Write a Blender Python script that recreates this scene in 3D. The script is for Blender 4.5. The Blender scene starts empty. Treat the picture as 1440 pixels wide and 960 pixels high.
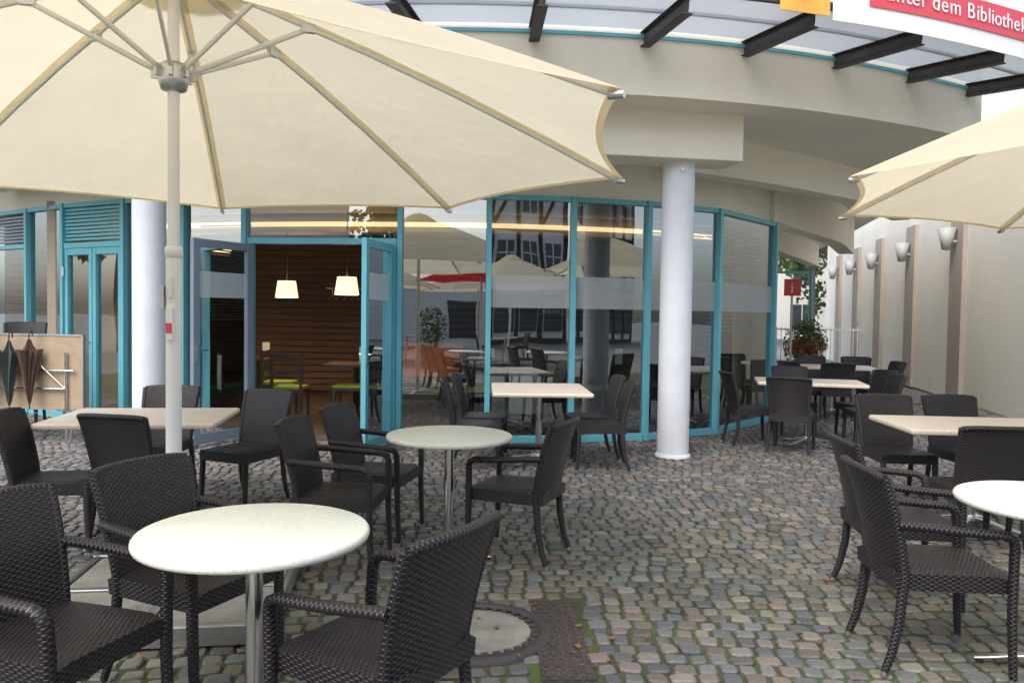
import bpy, math, random
import numpy as np
from mathutils import Vector, Matrix
random.seed(7); rng=np.random.default_rng(7)
scene=bpy.context.scene
D=bpy.data
# ------------------------------------------------------------------ materials
def newmat(name):
    m=D.materials.new(name); m.use_nodes=True
    nt=m.node_tree
    for n in list(nt.nodes): nt.nodes.remove(n)
    out=nt.nodes.new('ShaderNodeOutputMaterial')
    return m,nt,out
def N(nt,t,**k):
    n=nt.nodes.new(t)
    for a,b in k.items():
        if a in n.inputs.keys(): n.inputs[a].default_value=b
        else: setattr(n,a,b)
    return n
def L(nt,a,b): nt.links.new(a,b)
def math_(nt,op,a,b=None):
    n=nt.nodes.new('ShaderNodeMath'); n.operation=op
    for i,x in enumerate((a,b)):
        if x is None: continue
        if isinstance(x,(int,float)): n.inputs[i].default_value=x
        else: L(nt,x,n.inputs[i])
    return n.outputs[0]
def c4(c): return (c[0],c[1],c[2],1)
def pmat(name,col,rough=.6,metal=0,var=.12,scale=6,bump=0,bscale=40,spec=.5,stretch=(1,1,1),col2=None,emis=None,estr=0,coords='Object'):
    m,nt,out=newmat(name)
    b=N(nt,'ShaderNodeBsdfPrincipled'); L(nt,b.outputs[0],out.inputs[0])
    b.inputs['Roughness'].default_value=rough; b.inputs['Metallic'].default_value=metal
    b.inputs['Specular IOR Level'].default_value=spec
    tc=N(nt,'ShaderNodeTexCoord'); mp=N(nt,'ShaderNodeMapping'); mp.inputs['Scale'].default_value=stretch
    L(nt,tc.outputs[coords],mp.inputs[0])
    no=N(nt,'ShaderNodeTexNoise'); no.inputs['Scale'].default_value=scale; no.inputs['Detail'].default_value=6
    L(nt,mp.outputs[0],no.inputs['Vector'])
    r=N(nt,'ShaderNodeValToRGB'); r.color_ramp.elements[0].position=.3; r.color_ramp.elements[1].position=.72
    lo=col2 if col2 else tuple(x*(1-var) for x in col); hi=col if col2 else tuple(min(1,x*(1+var*.5)) for x in col)
    r.color_ramp.elements[0].color=c4(lo); r.color_ramp.elements[1].color=c4(hi)
    L(nt,no.outputs['Fac'],r.inputs[0]); L(nt,r.outputs[0],b.inputs['Base Color'])
    if bump:
        n2=N(nt,'ShaderNodeTexNoise'); n2.inputs['Scale'].default_value=bscale; n2.inputs['Detail'].default_value=4
        L(nt,mp.outputs[0],n2.inputs['Vector'])
        bp=N(nt,'ShaderNodeBump'); bp.inputs['Strength'].default_value=bump; bp.inputs['Distance'].default_value=.01
        L(nt,n2.outputs['Fac'],bp.inputs['Height']); L(nt,bp.outputs[0],b.inputs['Normal'])
    if emis:
        b.inputs['Emission Color'].default_value=c4(emis); b.inputs['Emission Strength'].default_value=estr
    return m
M={}
M['cream']=pmat('cream_stucco',(.86,.81,.70),.85,var=.09,scale=.9,bump=.25,bscale=60,stretch=(1,1,.4))
M['cream2']=pmat('light_stucco',(.87,.83,.73),.85,var=.08,scale=.8,bump=.2,bscale=60,stretch=(1,1,.4))
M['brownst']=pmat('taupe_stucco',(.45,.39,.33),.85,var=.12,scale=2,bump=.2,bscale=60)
M['soffit']=pmat('soffit_paint',(.84,.81,.75),.9,var=.08,scale=.7)
M['column']=pmat('column_paint',(.72,.75,.80),.6,var=.08,scale=3,bump=.1)
M['teal']=pmat('teal_painted_metal',(.14,.47,.56),.38,var=.08,scale=3)
M['greyfr']=pmat('greyblue_metal',(.22,.28,.35),.4,var=.08,scale=3)
M['steel']=pmat('dark_steel',(.055,.05,.055),.55,var=.3,scale=4)
M['chrome']=pmat('chrome',(.75,.75,.76),.16,1,var=.05)
M['alu']=pmat('brushed_aluminium',(.62,.63,.64),.38,1,var=.1)
M['white']=pmat('white_powdercoat',(.86,.86,.85),.4,var=.05,scale=3)
M['ribwhite']=pmat('rib_paint',(.80,.78,.74),.45,var=.06)
M['black']=pmat('black_plastic',(.02,.02,.022),.4,var=.1)
M['concrete']=pmat('concrete_slab',(.27,.265,.235),.9,var=.35,scale=7,bump=.7,bscale=60)
M['darkwood']=pmat('dark_wood',(.07,.045,.03),.5,var=.4,scale=3,stretch=(1,1,12))
M['slat']=pmat('slatted_wood',(.17,.105,.07),.5,var=.35,scale=2,stretch=(.6,1,14))
M['woodfl']=pmat('cafe_floor',(.12,.085,.06),.3,var=.3,scale=2,stretch=(8,1,1))
M['intwall']=pmat('interior_plaster',(.42,.35,.28),.8,var=.1,scale=2)
M['intceil']=pmat('interior_ceiling',(.36,.30,.24),.8,var=.1,scale=2)
M['green']=pmat('green_cushion',(.30,.42,.06),.8,var=.15,scale=20)
M['orange']=pmat('orange_cushion',(.75,.20,.04),.8,var=.15,scale=20)
M['tan']=pmat('hardboard',(.44,.33,.22),.7,var=.15,scale=8)
M['ugreen']=pmat('green_umbrella_cloth',(.05,.07,.06),.7,var=.2,scale=12)
M['ubrown']=pmat('brown_umbrella_cloth',(.11,.06,.045),.7,var=.2,scale=12)
M['red']=pmat('red_paint',(.72,.08,.11),.5,var=.05)
M['banner']=pmat('banner_vinyl',(.88,.88,.90),.5,var=.04,scale=2)
M['orangeb']=pmat('orange_vinyl',(.85,.22,.04),.5,var=.3,scale=3,col2=(.75,.55,.1))
M['timber']=pmat('dark_timber',(.05,.035,.03),.8,var=.3)
M['plaster']=pmat('white_plaster',(.80,.80,.78),.9,var=.06,scale=1)
M['rooft']=pmat('roof_tiles',(.28,.11,.07),.8,var=.3,scale=8,bump=.5)
M['win']=pmat('window_dark',(.05,.06,.07),.1,var=.2)
M['letter']=pmat('lettering_film',(.55,.58,.58),.6,var=.05)
M['foliage']=pmat('foliage',(.11,.18,.05),.6,var=.3,scale=1.2,col2=(.04,.09,.02))
M['bark']=pmat('bark',(.12,.09,.07),.9,var=.3,scale=12,bump=.6)
M['flower']=pmat('red_flowers',(.7,.05,.04),.6,var=.2,scale=8)
M['pot']=pmat('planter',(.25,.24,.23),.8,var=.1)
M['leafb']=pmat('dry_leaf',(.36,.17,.06),.7,var=.4,scale=9,col2=(.18,.08,.035))
M['bed']=pmat('mossy_joint_bed',(.085,.125,.03),.95,var=.3,scale=2.3,bump=.6,bscale=90,col2=(.05,.045,.036))
M['shade']=pmat('lit_lampshade',(.9,.75,.5),.8,emis=(1,.74,.45),estr=1.6)
M['cove']=pmat('cove_light',(.9,.7,.4),.8,emis=(1,.66,.32),estr=2.0)
M['sconce']=pmat('sconce_metal',(.50,.50,.50),.5,var=.05)
M['paper']=pmat('menu_paper',(.8,.78,.72),.7,var=.05)
def speckle(name,base,sp,rough=.28):
    m,nt,out=newmat(name); b=N(nt,'ShaderNodeBsdfPrincipled'); L(nt,b.outputs[0],out.inputs[0])
    tc=N(nt,'ShaderNodeTexCoord')
    n1=N(nt,'ShaderNodeTexNoise'); n1.inputs['Scale'].default_value=110; n1.inputs['Detail'].default_value=3
    n2=N(nt,'ShaderNodeTexNoise'); n2.inputs['Scale'].default_value=6; n2.inputs['Detail'].default_value=8
    L(nt,tc.outputs['Object'],n1.inputs['Vector']); L(nt,tc.outputs['Object'],n2.inputs['Vector'])
    r=N(nt,'ShaderNodeValToRGB'); r.color_ramp.elements[0].position=.34; r.color_ramp.elements[1].position=.5
    r.color_ramp.elements[0].color=c4(sp); r.color_ramp.elements[1].color=c4(base)
    L(nt,n1.outputs['Fac'],r.inputs[0])
    mr=N(nt,'ShaderNodeMapRange'); mr.inputs[3].default_value=.90; mr.inputs[4].default_value=1.03; L(nt,n2.outputs['Fac'],mr.inputs[0])
    mx=N(nt,'ShaderNodeMixRGB'); mx.blend_type='MULTIPLY'; mx.inputs[0].default_value=1
    L(nt,r.outputs[0],mx.inputs[1]); L(nt,mr.outputs[0],mx.inputs[2]); L(nt,mx.outputs[0],b.inputs['Base Color'])
    rr=N(nt,'ShaderNodeMapRange'); rr.inputs[3].default_value=rough*.7; rr.inputs[4].default_value=rough*1.6
    L(nt,n2.outputs['Fac'],rr.inputs[0]); L(nt,rr.outputs[0],b.inputs['Roughness'])
    return m
M['top_round']=speckle('round_tabletop_laminate',(.82,.84,.74),(.66,.70,.58),.35)
M['top_rect']=speckle('rect_tabletop_laminate',(.86,.76,.63),(.68,.56,.44),.35)
def fabric(name,col,tr=.5):
    m,nt,out=newmat(name)
    d=N(nt,'ShaderNodeBsdfDiffuse'); t=N(nt,'ShaderNodeBsdfTranslucent'); mx=N(nt,'ShaderNodeMixShader'); mx.inputs[0].default_value=tr
    tc=N(nt,'ShaderNodeTexCoord'); no=N(nt,'ShaderNodeTexNoise'); no.inputs['Scale'].default_value=2.2; no.inputs['Detail'].default_value=7
    L(nt,tc.outputs['Object'],no.inputs['Vector'])
    r=N(nt,'ShaderNodeValToRGB'); r.color_ramp.elements[0].position=.25; r.color_ramp.elements[1].position=.7
    r.color_ramp.elements[0].color=c4([x*.93 for x in col]); r.color_ramp.elements[1].color=c4(col)
    L(nt,no.outputs['Fac'],r.inputs[0])
    for s in (d,t): L(nt,r.outputs[0],s.inputs['Color'])
    n2=N(nt,'ShaderNodeTexNoise'); n2.inputs['Scale'].default_value=5; n2.inputs['Detail'].default_value=3
    L(nt,tc.outputs['Object'],n2.inputs['Vector'])
    bp=N(nt,'ShaderNodeBump'); bp.inputs['Strength'].default_value=.35; bp.inputs['Distance'].default_value=.03
    L(nt,n2.outputs['Fac'],bp.inputs['Height']); L(nt,bp.outputs[0],d.inputs['Normal']); L(nt,bp.outputs[0],t.inputs['Normal'])
    L(nt,d.outputs[0],mx.inputs[1]); L(nt,t.outputs[0],mx.inputs[2]); L(nt,mx.outputs[0],out.inputs[0])
    return m
M['canvas']=fabric('cream_canvas',(.90,.81,.60),.50)
M['canvasred']=fabric('red_canvas',(.60,.03,.05),.4)
def glassm(name,tint,base,rough=0.0):
    m,nt,out=newmat(name)
    t=N(nt,'ShaderNodeBsdfTransparent'); t.inputs[0].default_value=c4(tint)
    g=N(nt,'ShaderNodeBsdfGlossy'); g.inputs['Roughness'].default_value=rough; g.inputs['Color'].default_value=(.93,.97,1,1)
    lw=N(nt,'ShaderNodeFresnel'); lw.inputs[0].default_value=1.5
    f=math_(nt,'ADD',lw.outputs[0],base)
    mx=N(nt,'ShaderNodeMixShader'); L(nt,f,mx.inputs[0]); L(nt,t.outputs[0],mx.inputs[1]); L(nt,g.outputs[0],mx.inputs[2])
    tc=N(nt,'ShaderNodeTexCoord'); no=N(nt,'ShaderNodeTexNoise'); no.inputs['Scale'].default_value=1.1; no.inputs['Detail'].default_value=1
    L(nt,tc.outputs['Object'],no.inputs['Vector'])
    bp=N(nt,'ShaderNodeBump'); bp.inputs['Strength'].default_value=.12; bp.inputs['Distance'].default_value=.02
    L(nt,no.outputs['Fac'],bp.inputs['Height']); L(nt,bp.outputs[0],g.inputs['Normal'])
    L(nt,mx.outputs[0],out.inputs[0]); return m
M['glass']=glassm('facade_glass',(.66,.76,.79),.26)
def frostm(name,col,op):
    m,nt,out=newmat(name)
    t=N(nt,'ShaderNodeBsdfTransparent'); d=N(nt,'ShaderNodeBsdfDiffuse'); d.inputs[0].default_value=c4(col)
    tl=N(nt,'ShaderNodeBsdfTranslucent'); tl.inputs[0].default_value=c4(col)
    a=N(nt,'ShaderNodeMixShader'); a.inputs[0].default_value=.3; L(nt,d.outputs[0],a.inputs[1]); L(nt,tl.outputs[0],a.inputs[2])
    mx=N(nt,'ShaderNodeMixShader'); mx.inputs[0].default_value=op
    L(nt,t.outputs[0],mx.inputs[1]); L(nt,a.outputs[0],mx.inputs[2]); L(nt,mx.outputs[0],out.inputs[0]); return m
M['frost']=frostm('frosted_film',(.82,.88,.87),.42)
M['canopyglass']=frostm('dirty_canopy_glass',(.50,.58,.70),.8)
def weave():
    m,nt,out=newmat('wicker_weave'); b=N(nt,'ShaderNodeBsdfPrincipled'); L(nt,b.outputs[0],out.inputs[0])
    uv=N(nt,'ShaderNodeUVMap'); sp=N(nt,'ShaderNodeSeparateXYZ'); L(nt,uv.outputs[0],sp.inputs[0])
    u=sp.outputs[0]; v=sp.outputs[1]; a=.017; bb=.0095
    j=math_(nt,'FLOOR',math_(nt,'DIVIDE',v,bb))
    ph=math_(nt,'ADD',math_(nt,'MULTIPLY',u,math.pi/a),math_(nt,'MULTIPLY',j,math.pi))
    s=math_(nt,'ADD',math_(nt,'MULTIPLY',math_(nt,'SINE',ph),.5),.5)
    p=math_(nt,'ABSOLUTE',math_(nt,'SINE',math_(nt,'MULTIPLY',v,math.pi/bb)))
    h=math_(nt,'MULTIPLY',s,math_(nt,'POWER',p,.6))
    r=N(nt,'ShaderNodeValToRGB'); L(nt,h,r.inputs[0])
    r.color_ramp.elements[0].color=(.008,.007,.008,1); r.color_ramp.elements[0].position=.1
    r.color_ramp.elements[1].color=(.050,.040,.046,1); r.color_ramp.elements[1].position=.95  # lighter crests: strand highlights painted into the colour
    L(nt,r.outputs[0],b.inputs['Base Color'])
    b.inputs['Roughness'].default_value=.38; b.inputs['Specular IOR Level'].default_value=.5
    bp=N(nt,'ShaderNodeBump'); bp.inputs['Strength'].default_value=.9; bp.inputs['Distance'].default_value=.0035
    L(nt,h,bp.inputs['Height']); L(nt,bp.outputs[0],b.inputs['Normal'])
    return m
M['weave']=weave()
def stonemat():
    m,nt,out=newmat('cobble_granite'); b=N(nt,'ShaderNodeBsdfPrincipled'); L(nt,b.outputs[0],out.inputs[0])
    at=N(nt,'ShaderNodeAttribute'); at.attribute_name='col'
    tc=N(nt,'ShaderNodeTexCoord')
    n1=N(nt,'ShaderNodeTexNoise'); n1.inputs['Scale'].default_value=55; n1.inputs['Detail'].default_value=6
    n3=N(nt,'ShaderNodeTexNoise'); n3.inputs['Scale'].default_value=.9; n3.inputs['Detail'].default_value=5
    for n in (n1,n3): L(nt,tc.outputs['Object'],n.inputs['Vector'])
    mr=N(nt,'ShaderNodeMapRange'); mr.inputs[3].default_value=.62; mr.inputs[4].default_value=1.3; L(nt,n1.outputs['Fac'],mr.inputs[0])
    mx=N(nt,'ShaderNodeMixRGB'); mx.blend_type='MULTIPLY'; mx.inputs[0].default_value=1
    L(nt,at.outputs['Color'],mx.inputs[1]); L(nt,mr.outputs[0],mx.inputs[2])
    mr3=N(nt,'ShaderNodeMapRange'); mr3.inputs[3].default_value=.62; mr3.inputs[4].default_value=1.3; L(nt,n3.outputs['Fac'],mr3.inputs[0])
    m2=N(nt,'ShaderNodeMixRGB'); m2.blend_type='MULTIPLY'; m2.inputs[0].default_value=1
    L(nt,mx.outputs[0],m2.inputs[1]); L(nt,mr3.outputs[0],m2.inputs[2]); L(nt,m2.outputs[0],b.inputs['Base Color'])
    b.inputs['Roughness'].default_value=.55
    bp=N(nt,'ShaderNodeBump'); bp.inputs['Strength'].default_value=.5; bp.inputs['Distance'].default_value=.006
    L(nt,n1.outputs['Fac'],bp.inputs['Height']); L(nt,bp.outputs[0],b.inputs['Normal'])
    return m
M['stone']=stonemat()
def groundmat():
    m,nt,out=newmat('distant_paving'); b=N(nt,'ShaderNodeBsdfPrincipled'); L(nt,b.outputs[0],out.inputs[0])
    tc=N(nt,'ShaderNodeTexCoord'); br=N(nt,'ShaderNodeTexBrick'); br.inputs['Scale'].default_value=1
    br.inputs['Brick Width'].default_value=.12; br.inputs['Row Height'].default_value=.11; br.inputs['Mortar Size'].default_value=.012
    br.inputs['Color1'].default_value=(.26,.25,.25,1); br.inputs['Color2'].default_value=(.20,.195,.20,1); br.inputs['Mortar'].default_value=(.10,.11,.06,1)
    L(nt,tc.outputs['Object'],br.inputs['Vector']); L(nt,br.outputs['Color'],b.inputs['Base Color'])
    b.inputs['Roughness'].default_value=.8; return m
M['ground']=groundmat()
def rusty():
    m,nt,out=newmat('rusty_cast_iron'); b=N(nt,'ShaderNodeBsdfPrincipled'); L(nt,b.outputs[0],out.inputs[0])
    tc=N(nt,'ShaderNodeTexCoord'); ch=N(nt,'ShaderNodeTexChecker'); ch.inputs['Scale'].default_value=40
    no=N(nt,'ShaderNodeTexNoise'); no.inputs['Scale'].default_value=14; no.inputs['Detail'].default_value=6
    L(nt,tc.outputs['Object'],ch.inputs['Vector']); L(nt,tc.outputs['Object'],no.inputs['Vector'])
    r=N(nt,'ShaderNodeValToRGB'); r.color_ramp.elements[0].color=(.04,.034,.034,1); r.color_ramp.elements[1].color=(.12,.095,.085,1)
    L(nt,no.outputs['Fac'],r.inputs[0])
    mx=N(nt,'ShaderNodeMixRGB'); mx.blend_type='MULTIPLY'; mx.inputs[0].default_value=.35
    L(nt,r.outputs[0],mx.inputs[1]); L(nt,ch.outputs['Fac'],mx.inputs[2]); L(nt,mx.outputs[0],b.inputs['Base Color'])
    b.inputs['Roughness'].default_value=.65
    bp=N(nt,'ShaderNodeBump'); bp.inputs['Distance'].default_value=.004; L(nt,ch.outputs['Fac'],bp.inputs['Height']); L(nt,bp.outputs[0],b.inputs['Normal'])
    return m
M['rust']=rusty()
# ------------------------------------------------------------------ mesh builder
class MB:
    def __init__(s): s.v=[];s.f=[];s.m=[];s.s=[];s.uv=[];s.mats=[]
    def mi(s,k):
        if k not in s.mats: s.mats.append(k)
        return s.mats.index(k)
    def add(s,vs,fs,mat,smooth=False,uvs=None):
        o=len(s.v); s.v+= [tuple(x) for x in vs]; k=s.mi(mat)
        for i,f in enumerate(fs):
            s.f.append(tuple(o+a for a in f)); s.m.append(k); s.s.append(smooth)
            s.uv.append(uvs[i] if uvs else None)
    def box(s,c,size,mat,rz=0,tilt=None):
        x,y,z=[a/2 for a in size]
        vs=[Vector((a,b,cc)) for cc in(-z,z) for b in(-y,y) for a in(-x,x)]
        R=Matrix.Rotation(rz,3,'Z')
        if tilt: R=R@tilt
        vs=[R@v+Vector(c) for v in vs]
        s.add(vs,[(0,2,3,1),(4,5,7,6),(0,1,5,4),(2,6,7,3),(0,4,6,2),(1,3,7,5)],mat)
    def seg(s,p0,p1,z0,z1,th,mat,off=0,ext=0):
        p0=Vector(p0);p1=Vector(p1);d=p1-p0;l=d.length;a=math.atan2(d.y,d.x);n=Vector((-d.y,d.x))/l
        c=(p0+p1)/2+n*off
        s.box((c.x,c.y,(z0+z1)/2),(l+ext,th,z1-z0),mat,a)
    def cyl(s,p0,p1,r0,r1,mat,n=12,cap=True,smooth=True):
        p0=Vector(p0);p1=Vector(p1);t=(p1-p0).normalized()
        a=Vector((0,0,1)) if abs(t.z)<.9 else Vector((1,0,0))
        u=t.cross(a).normalized();w=t.cross(u)
        vs=[p0+(u*math.cos(2*math.pi*i/n)+w*math.sin(2*math.pi*i/n))*r0 for i in range(n)]
        vs+=[p1+(u*math.cos(2*math.pi*i/n)+w*math.sin(2*math.pi*i/n))*r1 for i in range(n)]
        s.add(vs,[(i,(i+1)%n,n+(i+1)%n,n+i) for i in range(n)],mat,smooth)
        if cap: 
            s.add(vs[:n],[tuple(range(n))[::-1]],mat); s.add(vs[n:],[tuple(range(n))],mat)
    def lathe(s,prof,mat,c=(0,0,0),n=32,smooth=True):
        vs=[];k=len(prof)
        for (r,z) in prof:
            r=max(r,1e-4)
            for i in range(n):
                a=2*math.pi*i/n; vs.append((c[0]+r*math.cos(a),c[1]+r*math.sin(a),c[2]+z))
        fs=[(j*n+i,j*n+(i+1)%n,(j+1)*n+(i+1)%n,(j+1)*n+i) for j in range(k-1) for i in range(n)]
        s.add(vs,fs,mat,smooth)
    def sweep(s,pts,w,h,mat,side=Vector((0,1,0)),smooth=True,ws=None):
        pts=[Vector(p) for p in pts]; ch=.28; secs=[]
        base=[(1,-1+2*ch),(1,1-2*ch),(1-2*ch,1),(-1+2*ch,1),(-1,1-2*ch),(-1,-1+2*ch),(-1+2*ch,-1),(1-2*ch,-1)]
        per=[0]
        for i in range(8):
            a=base[i];b=base[(i+1)%8]; per.append(per[-1]+math.hypot((a[0]-b[0])*w/2,(a[1]-b[1])*h/2))
        vs=[];L_=[0]
        for i,p in enumerate(pts):
            t=(pts[min(i+1,len(pts)-1)]-pts[max(i-1,0)]).normalized(); nn=t.cross(side).normalized(); sd=nn.cross(t).normalized()
            if i: L_.append(L_[-1]+(p-pts[i-1]).length)
            k=ws[i] if ws else 1
            for a,b in base: vs.append(p+sd*(a*w/2*k)+nn*(b*h/2*k))
        fs=[];uvs=[]
        for i in range(len(pts)-1):
            for j in range(8):
                q=(j+1)%8; fs.append((i*8+j,i*8+q,(i+1)*8+q,(i+1)*8+j))
                uvs.append([(per[j],L_[i]),(per[j+1],L_[i]),(per[j+1],L_[i+1]),(per[j],L_[i+1])])
        s.add(vs,fs,mat,smooth,uvs)
        s.add(vs[:8],[tuple(range(8))],mat); s.add(vs[-8:],[tuple(range(8))[::-1]],mat)
    def along(s,pts,th,z0,z1,mat,smooth=False):
        P=[Vector(p[:2]) for p in pts];nrm=[]
        for i in range(len(P)):
            d=(P[min(i+1,len(P)-1)]-P[max(i-1,0)]).normalized(); nrm.append(Vector((-d.y,d.x)))
        vs=[];n=len(P)
        for i in range(n):
            q=P[i]+nrm[i]*th
            vs+=[(P[i].x,P[i].y,z0),(P[i].x,P[i].y,z1),(q.x,q.y,z1),(q.x,q.y,z0)]
        fs=[]
        for i in range(n-1):
            for j in range(4):
                k=(j+1)%4; fs.append((i*4+j,(i+1)*4+j,(i+1)*4+k,i*4+k))
        fs+=[(0,1,2,3),((n-1)*4+3,(n-1)*4+2,(n-1)*4+1,(n-1)*4)]
        s.add(vs,fs,mat,smooth)
    def mesh(s,name):
        me=D.meshes.new(name); me.from_pydata(s.v,[],s.f)
        for k in s.mats: me.materials.append(M[k])
        me.polygons.foreach_set('material_index',s.m); me.polygons.foreach_set('use_smooth',s.s)
        uvl=me.uv_layers.new(name='UVMap'); buf=[]
        for i,p in enumerate(me.polygons):
            if s.uv[i]: 
                for q in s.uv[i]: buf+=[q[0],q[1]]
            else:
                n=p.normal; ax=max(range(3),key=lambda a:abs(n[a]))
                for vi in p.vertices:
                    c=s.v[vi]
                    if ax==0: buf+=[c[1],c[2]]
                    elif ax==1: buf+=[c[0],c[2]]
                    else: buf+=[c[1],c[0]]
        uvl.data.foreach_set('uv',buf); me.update()
        return me
    def obj(s,name,parent=None,loc=(0,0,0),rz=0,bevel=0):
        me=s.mesh(name); return place(me,name,loc,rz,parent,bevel)
def place(me,name,loc=(0,0,0),rz=0,parent=None,bevel=0,scale=1):
    o=D.objects.new(name,me); scene.collection.objects.link(o)
    o.location=loc; o.rotation_euler=(0,0,rz); o.scale=(scale,)*3
    if parent: o.parent=parent
    if bevel:
        b=o.modifiers.new('bevel','BEVEL'); b.width=bevel; b.segments=2; b.limit_method='ANGLE'
    return o
def empty(name,loc=(0,0,0),rz=0):
    o=D.objects.new(name,None); scene.collection.objects.link(o); o.location=loc; o.rotation_euler=(0,0,rz); return o
def smoothpl(pts,n=6):
    P=[Vector(p) for p in pts]; P=[P[0]*2-P[1]]+P+[P[-1]*2-P[-2]]; out=[]
    for i in range(1,len(P)-2):
        for k in range(n):
            t=k/n; a,b,c,d=P[i-1],P[i],P[i+1],P[i+2]
            out.append(.5*((2*b)+(c-a)*t+(2*a-5*b+4*c-d)*t*t+(3*b-a-3*c+d)*t**3))
    out.append(P[-2]); return out
# ------------------------------------------------------------------ ground + cobbles
g=MB(); g.add([(-150,-150,-.03),(150,-150,-.03),(150,150,-.03),(-150,150,-.03)],[(0,1,2,3)],'ground'); g.obj('ground')
g=MB(); g.add([(-14,1.2,-.014),(14,1.2,-.014),(14,14.3,-.014),(-14,14.3,-.014)],[(0,1,2,3)],'bed'); g.obj('paving_bed')
def cobbles():
    C=[];row=.098;y=1.8
    while y<14.2:
        xm=.76*y+.9; x=-xm+random.random()*.1
        while x<xm:
            w=random.uniform(.078,.122)
            cx=x+w/2
            yy=y+.20*math.sin(cx*.55+.4)+.06*math.sin(cx*1.7+y*.4)+random.uniform(-.007,.007)
            sl=.11*math.cos(cx*.55+.4)+.10*math.cos(cx*1.7+y*.4)
            if not((cx+.14)**2+(yy-3.70)**2<.36**2) and not(.12<cx<.36 and 3.22<yy<4.12):
                C.append((cx,yy,w/2-.006,row/2-.006+random.uniform(-.004,.002),math.atan(sl)+random.uniform(-.07,.07)))
            x+=w
        y+=row
    C=np.array(C);n=len(C)
    ang=[(1,-.68),(1,.68),(.70,1),(-.70,1),(-1,.68),(-1,-.68),(-.70,-1),(.70,-1)]
    T=np.array(ang)
    jit=1+rng.uniform(-.10,.05,(n,8,1))
    base=T[None]*C[:,None,2:4]*jit
    h=rng.uniform(-.005,.004,n); tx=rng.uniform(-.07,.07,n); ty=rng.uniform(-.07,.07,n)
    ca,sa=np.cos(C[:,4])[:,None],np.sin(C[:,4])[:,None]
    rings=[]
    for k,(sc,dz,flat) in enumerate([(1.0,-.03,True),(.98,-.008,False),(.82,.0,False)]):
        p=base*sc; X=p[:,:,0]*ca-p[:,:,1]*sa+C[:,None,0]; Y=p[:,:,0]*sa+p[:,:,1]*ca+C[:,None,1]
        Z=np.full_like(X,-.03) if flat else h[:,None]+dz+tx[:,None]*p[:,:,0]+ty[:,None]*p[:,:,1]
        rings.append(np.stack([X,Y,Z],-1))
    V=np.concatenate(rings,1).reshape(-1,3)
    fs=[]
    tmpl=[(i,(i+1)%8,8+(i+1)%8,8+i) for i in range(8)]+[(8+i,8+(i+1)%8,16+(i+1)%8,16+i) for i in range(8)]+[tuple(range(16,24))]
    for i in range(n):
        o=i*24
        for t in tmpl: fs.append(tuple(o+a for a in t))
    me=D.meshes.new('cobblestone_paving'); me.from_pydata(V.tolist(),[],fs); me.materials.append(M['stone'])
    pal=np.array([(.20,.19,.19),(.135,.135,.15),(.25,.225,.20),(.20,.165,.145),(.12,.12,.135),(.22,.18,.165),(.165,.17,.17),(.15,.125,.115)])
    col=pal[rng.integers(0,len(pal),n)]*rng.uniform(.82,1.18,(n,1))
    moss=np.clip(.5+.5*np.sin(C[:,0]*1.3+1)*np.cos(C[:,1]*1.1),0,1)*np.clip((8-C[:,1])/4,0,1)*.35
    col=col*(1-moss[:,None])+np.array([.12,.15,.07])*moss[:,None]
    cv=np.ones((n,24,4)); cv[:,:,:3]=col[:,None,:]
    cv[:,:8,:3]=np.array([.05,.08,.025])
    cv[:,8:16,:3]*=.8
    a=me.color_attributes.new('col','FLOAT_COLOR','POINT'); a.data.foreach_set('color',cv.reshape(-1))
    place(me,'cobblestone_paving')
cobbles()
mh=MB()
mh.lathe([(.29,.0),(.29,.014),(.335,.014),(.35,.0),(.355,-.02)],'steel',n=48)
mh.lathe([(0,.006),(.245,.006),(.252,-.006),(.29,-.006)],'concrete',n=48,smooth=False)
for i in range(30):
    a=i/30*2*math.pi; mh.box((.270*math.cos(a),.270*math.sin(a),.002),(.034,.028,.014),'rust',a)
mh.obj('manhole_cover',loc=(-.14,3.70,.002),rz=.05)
dr=MB()
for i in range(9): dr.box((0,-.40+i*.10,-.010),(.225,.094,.024),'rust')
for i in range(9):
    for k in range(5): dr.box((-.085+k*.0425,-.40+i*.10,.004),(.022,.075,.008),'rust')
dr.obj('drain_grating',loc=(.24,3.67,0),rz=.04,bevel=.002)
lv=MB()
for i in range(230):
    y=random.uniform(2.9,9); x=random.uniform(-.65*y,.68*y)
    if random.random()<.6: x=random.gauss(-.3,.9); y=random.gauss(4.0,.8)
    if y<2.5 or y>9: continue
    s_=random.uniform(.007,.018); a=random.uniform(0,6.28); z=.010
    pts=[(math.cos(a)*s_*1.5,math.sin(a)*s_*1.5,random.uniform(0,.012)),(-math.sin(a)*s_*.8,math.cos(a)*s_*.8,.004),(-math.cos(a)*s_*1.5,-math.sin(a)*s_*1.5,random.uniform(0,.01)),(math.sin(a)*s_*.8,-math.cos(a)*s_*.8,.0)]
    lv.add([(x+p[0],y+p[1],z+p[2]) for p in pts],[(0,1,2,3)],'leafb')
lv.obj('fallen_leaves')
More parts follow.
